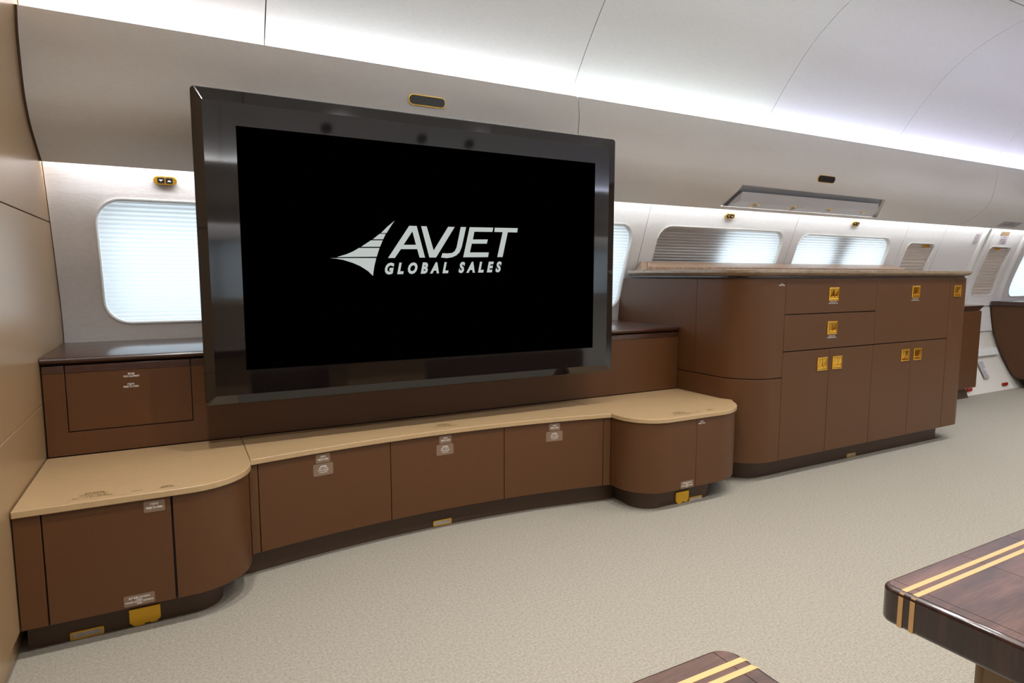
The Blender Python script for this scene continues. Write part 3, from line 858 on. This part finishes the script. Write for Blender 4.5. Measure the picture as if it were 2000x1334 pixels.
mk('frame', V, f, BEZEL, root, smooth=False)
sc_ = mk('screen', loop(0.2125, 1.760, 0.7525, 1.6215, yf+0.0035), [(0, 1, 2, 3)], SCREEN, root, smooth=False, recalc=False)
for fx, fz in ((0.100, 1.655), (0.107, 1.655)):
    pass
bx('rear_housing', 0.30, 1.66, 2.53, 2.625, 0.80, 1.55, DARKLENS, root, bevel=0.01)
bx('stand_bracket', 0.80, 1.16, 2.626, 2.80, 0.809, 0.98, CARCASS, root, bevel=0.004)
LG = {'A': [[(0.8444, 1.2987), (0.8764, 1.2991), (0.9108, 1.1716), (0.8869, 1.1713), (0.8773, 1.2056), (0.8078, 1.2042), (0.782, 1.1685), (0.7535, 1.1677)], [(0.8577, 1.2768), (0.872, 1.223), (0.8194, 1.2217)]],
 'V': [[(0.8954, 1.2994), (0.9196, 1.2994), (0.9489, 1.2014), (1.0149, 1.3012), (1.0446, 1.3014), (0.9591, 1.1727), (0.9296, 1.1723)]],
 'J': [[(1.0722, 1.3024), (1.0971, 1.3029), (1.0765, 1.2197), (1.0664, 1.1969), (1.0514, 1.1831), (1.0317, 1.1747), (1.0072, 1.1707), (0.9816, 1.173), (0.9881, 1.191), (1.0123, 1.1905), (1.0318, 1.1927), (1.0442, 1.201), (1.0527, 1.2169)]],
 'E': [[(1.1136, 1.303), (1.2257, 1.3053), (1.222, 1.2868), (1.1356, 1.2848), (1.1284, 1.2518), (1.1996, 1.2538), (1.1948, 1.2357), (1.1232, 1.2339), (1.1139, 1.1964), (1.2041, 1.198), (1.2004, 1.178), (1.0826, 1.1754)]],
 'T': [[(1.2336, 1.3052), (1.3478, 1.3074), (1.3446, 1.2885), (1.2976, 1.2879), (1.2715, 1.1791), (1.2454, 1.1787), (1.272, 1.2875), (1.2309, 1.2871)]],
 'w': [[(0.7835, 1.3164), (0.7703, 1.298), (0.7498, 1.2668), (0.727, 1.266), (0.7525, 1.291)]], 'x': [[(0.7212, 1.2625), (0.7462, 1.2633), (0.7352, 1.2418), (0.6934, 1.2406)]],
 'y': [[(0.686, 1.2362), (0.7333, 1.2375), (0.7219, 1.2118), (0.6461, 1.2101)]], 'z': [[(0.6375, 1.2053), (0.7196, 1.2071), (0.7075, 1.1721), (0.5512, 1.1686), (0.5874, 1.1798), (0.6127, 1.1907)]],
 'q': [[(0.5246, 1.1641), (0.7056, 1.167), (0.6966, 1.133), (0.6906, 1.0964), (0.6703, 1.1159), (0.6408, 1.1346), (0.6116, 1.1469), (0.5744, 1.1581), (0.5458, 1.1627)]]}
def fill2d(polys):
    cu = bpy.data.curves.new('c', 'CURVE'); cu.dimensions = '2D'; cu.fill_mode = 'BOTH'
    for P in polys:
        s = cu.splines.new('POLY'); s.points.add(len(P)-1); s.use_cyclic_u = True
        for q, (a, b) in zip(s.points, P): q.co = (a, b, 0, 1)
    o = bpy.data.objects.new('c', cu); COL.objects.link(o); bpy.context.view_layer.update()
    me = bpy.data.meshes.new_from_object(o.evaluated_get(bpy.context.evaluated_depsgraph_get()))
    v = [(q.co.x, q.co.y) for q in me.vertices]; ff = [tuple(p.vertices) for p in me.polygons]
    bpy.data.objects.remove(o); bpy.data.curves.remove(cu); bpy.data.meshes.remove(me)
    return v, ff
parts = []
for k, P in LG.items():
    v, ff = fill2d(P); parts.append(([(a, yf+0.0025, b) for a, b in v], ff))
v, ff = text_geo('GLOBAL SALES', 0.064, bold=0.0034, shear=0.26, spacing=1.75, width=0.527)
zs = [b for a, b in v]; k = 0.0475/(max(zs)-min(zs)); zm = min(zs)
parts.append(([(a+1.0035, yf+0.0025, 1.107+(b-zm)*k+(a*0.021)) for a, b in v], ff))
V, F_, MI = merge(parts)
lg = mk('screen_logo', V, F_, LOGO, sc_, smooth=False, recalc=False); lg['label'] = 'pale grey company logo and lettering'
adopt(root)

def sweep_top(name, path, prof, M, parent=None):
    """prof: (inset, z) from bottom to top; closed over the back"""
    rows = [offset(path, d) for d, z in prof]; n = len(path); V = []
    for (d, z), r in zip(prof, rows): V += [(x, y, z) for x, y in r]
    f = [(a*n+i, a*n+i+1, (a+1)*n+i+1, (a+1)*n+i) for a in range(len(prof)-1) for i in range(n-1)]
    f.append(tuple(range(n))[::-1]); f.append(tuple(range((len(prof)-1)*n, len(prof)*n)))
    f.append(tuple([a*n for a in range(len(prof))])); f.append(tuple([a*n+n-1 for a in range(len(prof))][::-1]))
    return mk(name, V, f, M, parent)
# ------------------------------------------------------------------ tall sideboard
pC = clean([(2.54, 3.14), (2.54, 2.40)]+arc(2.74, 2.40, 0.20, 180, 270, 18)+[(4.54, 2.20)]+arc(4.54, 2.32, 0.12, -90, 0, 12)+[(4.66, 2.95)])
sC = seglen(pC)[-1]
plC = clean([(2.62, 2.9), (2.62, 2.42)]+arc(2.75, 2.41, 0.13, 180, 270, 12)+[(4.47, 2.28)]+arc(4.47, 2.36, 0.08, -90, 0, 8)+[(4.55, 2.9)])
root = thing('sideboard', (3.6, 2.6, 0.0), 'tall brown sideboard with gold latches below the far windows', 'sideboard')
prism('carcass', [p for p in clean(offset(pC, 0.016)) if p[1] < 2.9]+[(4.644, 2.92), (2.556, 2.92)], 0.10, 1.088, CARCASS, root)
prism('plinth', plC, 0.0, 0.104, BROWN_DARK, root)
sX = lambda X: s_of(pC, lambda q: q[0]-X, 0.60, sC-0.65)
sY = 3.14-2.56
sE = sX(2.8125); g = 0.0011
T0, T1, B0, B1 = 0.698, 1.0805, 0.106, 0.6925
P = {}
sp = [(2.561, 0.560), (2.561, T1), (wy(T1)-0.003, T1)]+[(wy(z)-0.003, z) for z in (1.0, 0.9, 0.82, 0.81)]+[(2.93, 0.80), (2.93, 0.56)]
xprof('side_panel', sp, 2.54, 2.558, BROWN, root, bevel=0.001)
ud = front('curved_door', sub(pC, sY+0.001, sE-g), 0.560, T1, BROWN, root)
front('curved_lower_door', sub(pC, 0.26, sE-g), B0, 0.5555, BROWN, root)
d1 = front('drawer', sub(pC, sE+g, sX(3.601)-g*.5), 0.8955, T1, BROWN, root)
d2 = front('drawer', sub(pC, sE+g, sX(3.601)-g*.5), T0, 0.8905, BROWN, root)
d3 = front('flap_door', sub(pC, sX(3.601)+g*.4, sX(4.384)-g*1.6), T0, T1, BROWN, root)
d4 = front('side_door', sub(pC, sX(4.384)+g*1.6, sX(4.384)+0.35), B0, T1, BROWN, root)
front('side_panel', sub(pC, sX(4.384)+0.353, sC-0.05), B0, T1, BROWN, root)
LD = []
lx = [2.8125, 3.199, 3.598, 3.993, 4.384]
for a, b in zip(lx, lx[1:]): LD.append(front('door', sub(pC, sX(a)+g, sX(b)-g), B0, B1, BROWN, root))

def latch(parent, xc, zc, w_=0.084, h=0.073, y=2.20):
    """recessed gold slam latch: bezel, two lids, scoop with button"""
    parts = []
    def ring(w0, h0, w1, h1, ya, yb, dz=0.0):
        A = [(xc+a*w0/2, ya, zc+b*h0/2) for a, b in ((-1, -1), (1, -1), (1, 1), (-1, 1))]
        B = [(xc+a*w1/2, yb, zc+dz+b*h1/2) for a, b in ((-1, -1), (1, -1), (1, 1), (-1, 1))]
        return A+B, [(i, (i+1) % 4, 4+(i+1) % 4, 4+i) for i in range(4)]
    parts.append(ring(w_, h, w_, h, y, y-0.004))
    parts.append(ring(w_, h, w_-0.010, h-0.010, y-0.004, y-0.005))
    parts.append(ring(w_-0.010, h-0.010, w_-0.012, h-0.012, y-0.005, y-0.0008))
    V, F_, MI = merge(parts)
    fr = mk('latch', V, F_, GOLD, parent, smooth=False)
    fr['label'] = 'gold latch'
    hw = (w_-0.012)/2
    for sgn in (-1, 1):
        a, b = (xc-hw, xc-0.001) if sgn < 0 else (xc+0.001, xc+hw)
        tl = random.uniform(-0.0024, 0.0024)
        v_ = [(a, y-0.0032+tl, zc-h*0.14), (b, y-0.0032-tl, zc-h*0.14), (b, y-0.0028, zc+h/2-0.011), (a, y-0.0028, zc+h/2-0.011)]
        v_ += [(q[0], y-0.0002, q[2]) for q in v_]
        mk('latch_lid', v_, [(0, 1, 2, 3), (0, 4, 5, 1), (1, 5, 6, 2), (2, 6, 7, 3), (3, 7, 4, 0)], GOLD_MIRROR, fr, smooth=False)
    bx('latch_bar', xc-hw, xc+hw, y-0.0036, y-0.0004, zc+h/2-0.0100, zc+h/2-0.006, GOLD, fr)
    # scoop: a concave trough below the lids
    ns = 8; V = []
    for i in range(ns+1):
        t = i/ns; zz = zc-h*0.15-(h*0.35-0.006)*t; yy = y-0.001+0.000*t-0.0035*math.sin(t*math.pi*0.5)**2
        for x in (xc-hw, xc+hw): V.append((x, yy, zz))
    mk('latch_scoop', V, [(2*i, 2*i+1, 2*i+3, 2*i+2) for i in range(ns)], GOLD_MIRROR, fr, smooth=True)
    for k in (-1, 1):
        bx('latch_button', xc+k*hw*0.48-0.009, xc+k*hw*0.48+0.009, y-0.0062, y-0.002, zc-h*0.27, zc-h*0.17, GOLD, fr, bevel=0.0015)
latch(d1, 3.207, 0.9975); latch(d2, 3.2075, 0.8105); latch(LD[0], 3.139, 0.612); latch(LD[1], 3.268, 0.612)
latch(LD[2], 3.929, 0.614); latch(LD[3], 4.060, 0.613); latch(d3, 3.9975, 1.001); latch(d4, 4.467, 1.001)
CAP = [('按压打开  杯具', 0.002, 0.005, 0.055), ('TOTAL LOAD LIMIT 11.3kg', -0.0065, 0.0055, 0.080)]
placard('drawer_lettering', d1, (3.205, 2.1995, 0.951), CAP); placard('drawer_lettering', d2, (3.208, 2.1995, 0.760), CAP)
placard('door_lettering', d3, (3.995, 2.1995, 0.953), CAP)
placard('door_lettering', ud, (2.779, 2.2000, 1.052), [('按压打开', 0.001, 0.004, 0.022), ('PRESS TO OPEN', -0.0055, 0.005, 0.044)], U=(1, -0.01, 0))
floor_light(root, 3.573, 2.28, 0.084, 0.0115, 0.023)
sweep_top('lip_trim', pC, [(-0.001, 1.0815), (-0.003, 1.0840), (0.004, 1.0880)], WALNUT, root)
adopt(root)

# its lacquered top: bevelled slab that follows the front
root = thing('wooden_countertop', (3.6, 2.6, 1.089), 'glossy light brown wooden worktop lying on the tall sideboard with gold latches', 'countertop')
sweep_top('under_trim', pC, [(0.010, 1.0883), (0.010, 1.0965)], WALNUT, root)
sweep_top('slab', pC, [(0.008, 1.0965), (-0.008, 1.1000), (-0.026, 1.1130), (-0.028, 1.1150), (-0.028, 1.1275), (-0.026, 1.1295), (-0.018, 1.1300)], TOPWOOD, root)
adopt(root)

# sloping wooden sill between sideboard top and windows
o = mk('window_sill', [(2.575, 3.02, 1.1305), (2.575, 3.02, 1.1530), (2.580, 3.024, 1.1560), (2.690, 3.158, 1.1885), (2.690, 3.17, 1.1305),
                      (5.34, 3.02, 1.1305), (5.33, 3.02, 1.1530), (5.325, 3.024, 1.1560), (5.31, 3.158, 1.1885), (5.31, 3.17, 1.1305)],
       [(0, 4, 3, 2, 1), (5, 6, 7, 8, 9), (0, 1, 6, 5), (1, 2, 7, 6), (2, 3, 8, 7), (3, 4, 9, 8), (4, 0, 5, 9)], SILLWOOD, None, bevel=0.0015)
setp(o, 'sloping pinkish wooden sill under the far windows behind the sideboard', 'window sill')
o = mk('sill_end_block', [(2.514, 3.00, 1.1305), (2.573, 3.02, 1.1305), (2.688, 3.17, 1.1305), (2.60, 3.17, 1.1305), (2.64, 3.160, 1.1885), (2.687, 3.160, 1.1885), (2.573, 3.021, 1.140)],
       [(0, 3, 2, 1), (0, 1, 6), (0, 6, 5, 4), (1, 2, 5, 6), (2, 3, 4, 5), (3, 0, 4)], SILLWOOD, None, smooth=False)
setp(o, 'small wedge shaped wooden block at the left end of the sill', 'trim block')

# ------------------------------------------------------------------ far cabinets
root = thing('side_cabinet', (5.9, 3.0, 0), 'narrow brown side cabinet standing just beyond the sideboard end', 'cabinet')
bx('body', 5.6, 6.30, 2.89, 2.985, 0.10, 0.79, BROWN, root, bevel=0.006)
mk('plinth', [(5.65, 2.930, 0), (6.27, 2.930, 0), (6.20, 2.930, 0.0995), (5.65, 2.930, 0.0995), (5.65, 2.956, 0), (6.27, 2.956, 0), (6.20, 2.956, 0.0995), (5.65, 2.956, 0.0995)],
   [(0, 1, 2, 3), (7, 6, 5, 4), (0, 4, 5, 1), (1, 5, 6, 2), (2, 6, 7, 3), (3, 7, 4, 0)], BROWN_DARK, root, smooth=False)
xprof('top', [(3.2, 0.84), (2.875, 0.84), (2.872, 0.832), (2.90, 0.80), (2.90, 0.792), (3.2, 0.792)], 5.58, 6.29, WALNUT, root, bevel=0.002)
adopt(root)
root = thing('side_cabinet', (7.6, 2.6, 0), 'wide brown cabinet with curved side at the right picture edge', 'cabinet')
pf = [(wy(z)-0.012, z) for z in (0.80, 0.7, 0.6, 0.5, 0.4, 0.3, 0.2, 0.13)]
pf = [(2.2, 0.80)]+pf+[(wy(0.09)-0.03, 0.10), (wy(0.09)-0.06, 0.09), (2.2, 0.09)]
xprof('body', pf, 7.25, 8.6, BROWN, root, bevel=0.004)
bx('plinth', 7.33, 8.55, 2.3, 2.935, 0.0, 0.10, BROWN_DARK, root)
xprof('top', [(2.19, 0.845), (3.245, 0.845), (3.25, 0.835), (3.235, 0.802), (2.2, 0.802), (2.18, 0.83)], 7.235, 8.6, WALNUT, root, bevel=0.003)
adopt(root)

# ------------------------------------------------------------------ tables in the foreground
def table(label, x0, x1, y0, y1, z, th, r, seams, edge_left=True, corner='left'):
    root = thing('table', ((x0+x1)/2, (y0+y1)/2, 0), label, 'table')
    cx, cy = (x0+x1)/2, (y0+y1)/2
    ol = [(cx+a, cy+b) for a, b in rrect(x1-x0, y1-y0, r, 7)]
    prism('tabletop', ol, z-th, z-0.0002, [TABLEEDGE], root, bevel=0.007, seg=4)
    tp = root.children[0]
    ins = 0.0275
    segs = seams
    # veneer leaves on top, separated by fine dark joints
    for a, b in zip(segs, segs[1:]):
        rr = [(cx+p, cy+q) for p, q in rrect(x1-x0-0.013, y1-y0-0.013, max(r-0.0065, 0.004), 7)]
        for lim, sg in ((a+0.0006, 1), (b-0.0006, -1)):
            out = []
            for p, q in zip(rr, rr[1:]+rr[:1]):
                ip, iq = (p[0]-lim)*sg >= 0, (q[0]-lim)*sg >= 0
                if ip: out.append(p)
                if ip != iq:
                    k = (lim-p[0])/(q[0]-p[0]); out.append((lim, p[1]+(q[1]-p[1])*k))
            rr = out
        prism('veneer_panel', rr, z-0.001, z+0.0003, TABLEWOOD, root)
    for ys in (y1-0.035, y1-0.052):
        V, F_, MI = merge([box(x0+0.0065, x1-0.0065, ys-0.0042, ys+0.0042, z-0.001, z+0.0008),
                           box(x0-0.0008, x0+0.002, ys-0.0035, ys+0.0035, z-th+0.002, z-0.0075),
                           box(x1-0.002, x1+0.0008, ys-0.0035, ys+0.0035, z-th+0.002, z-0.0075),
                           box(x0+0.0008, x0+0.008, ys-0.0032, ys+0.0032, z-0.009, z-0.0020),
                           box(x1-0.008, x1-0.0008, ys-0.0032, ys+0.0032, z-0.009, z-0.0020)])
        mk('brass_inlay', V, F_, INLAY, root, smooth=False)
    lg_ = bx('pedestal_leg', x0+0.095, x1-0.20, cy-0.22, y1-0.09, 0.0, z-th, BULK, root, bevel=0.02)
    adopt(root)
    return root
table('glossy dark wood table with two brass inlay lines at the right edge', 0.950, 1.85, -0.45, 0.548, 0.62, 0.058, 0.022, [0.958, 0.9785, 1.170, 1.332, 1.49, 1.65, 1.842])
table('second glossy dark wood table, only one corner showing at the bottom', -0.35, 0.611, -0.45, 0.5445, 0.62, 0.05, 0.03, [-0.342, -0.1, 0.2, 0.582, 0.603])

# ------------------------------------------------------------------ sofa along the opposite side (shows as a reflection in the television frame)
root = thing('sofa', (1.4, -0.9, 0), 'beige upholstered sofa along the opposite cabin side, mirrored in the television frame', 'sofa')
bx('base', 0.1, 3.84, -0.90, -0.60, 0.0, 0.30, BROWN_DARK, root, bevel=0.01)
for i in range(4):
    a = 0.1+i*0.9333
    bx('seat_cushion', a+0.004, a+0.929, -0.98, -0.60, 0.30, 0.46, CUSH, root, bevel=0.035, seg=4)
    bx('back_cushion', a+0.004, a+0.929, -1.16, -0.985, 0.44, 0.88, CUSH, root, bevel=0.045, seg=4)
adopt(root)

# ------------------------------------------------------------------ recessed downlights in the ceiling
def ceil_z(y):
    yy = abs(y-YC)+YC
    for (y0, z0), (y1, z1) in zip(CEIL, CEIL[1:]):
        if y1 <= yy <= y0: return z0+(z1-z0)*(yy-y0)/(y1-y0)
    return 2.73
LAMP = mat('lamp_glow', (1, 1, 1, 1), 0.5, emis=(1.0, 0.93, 0.84, 1), estr=30.0)
for i, (x, y) in enumerate(DOWN):
    z = ceil_z(y)
    t = thing('ceiling_downlight', (x, y, z), 'small round gold rimmed downlight in the ceiling panel above the aisle', 'downlight', 'ceiling downlights')
    e = [(math.cos(a*math.pi/12), math.sin(a*math.pi/12)) for a in range(24)]
    if i == 0:
        ring = mk('lamp_ring', [(a*.045, b*.045, 0.0) for a, b in e]+[(a*.043, b*.043, -0.006) for a, b in e]+[(a*.033, b*.033, -0.004) for a, b in e],
                  [(k*24+j, k*24+(j+1) % 24, (k+1)*24+(j+1) % 24, (k+1)*24+j) for k in range(2) for j in range(24)], GOLD, t)
        lens = mk('lamp_lens', [(a*.034, b*.034, -0.003) for a, b in e], [tuple(range(24))[::-1]], LAMP, t, recalc=False)
        m1, m2 = ring.data, lens.data
    else:
        a_ = link('lamp_ring', m1, None, t); b_ = link('lamp_lens', m2, None, t)
    L = bpy.data.lights.new('downlight_beam', 'AREA'); L.shape = 'DISK'; L.size = 0.065
    L.energy = DOWN_W*(1.45 if x < 1.2 else 1.0 if x < 2 else 0.84 if x < 4 else 1.35); L.color = (0.99, 0.98, 0.97) if x < 2.9 else (0.92, 0.95, 1.0); L.spread = math.radians(118)
    lo = bpy.data.objects.new('downlight_beam', L); COL.objects.link(lo); lo.location = (x, y, z-0.009)

LENSDARK = mat('unlit_can', srgb(46, 38, 36), 0.5)
for x in (1.18, 2.03, 2.50):
    z = 2.33; y = next(y0+(y1-y0)*(z-z0)/(z1-z0) for (y0, z0), (y1, z1) in zip(CEIL, CEIL[1:]) if z0 <= z <= z1)
    t = thing('ceiling_spotlight', (x, 2*YC-y, z), 'small round dark unlit spotlight in the ceiling curve above the sofa', 'spotlight', 'unlit spotlights above the sofa')
    e = [(math.cos(a*math.pi/12)*.05, math.sin(a*math.pi/12)*.05) for a in range(24)]
    U_ = Vector((-1, 0, 0)); V_ = Vector((0, 0.62, 0.78))
    mk('lamp_can', place2d(e, (0, 0, 0), U_, V_, 0.002)+place2d([(a*.8, b*.8) for a, b in e], (0, 0, 0), U_, V_, 0.006)+place2d([(a*.75, b*.75) for a, b in e], (0, 0, 0), U_, V_, 0.003),
       [(i, (i+1) % 24, 24+(i+1) % 24, 24+i) for i in range(24)]+[(24+i, 24+(i+1) % 24, 48+(i+1) % 24, 48+i) for i in range(24)]+[tuple(range(48, 72))], LENSDARK, t)

bpy.context.view_layer.update()
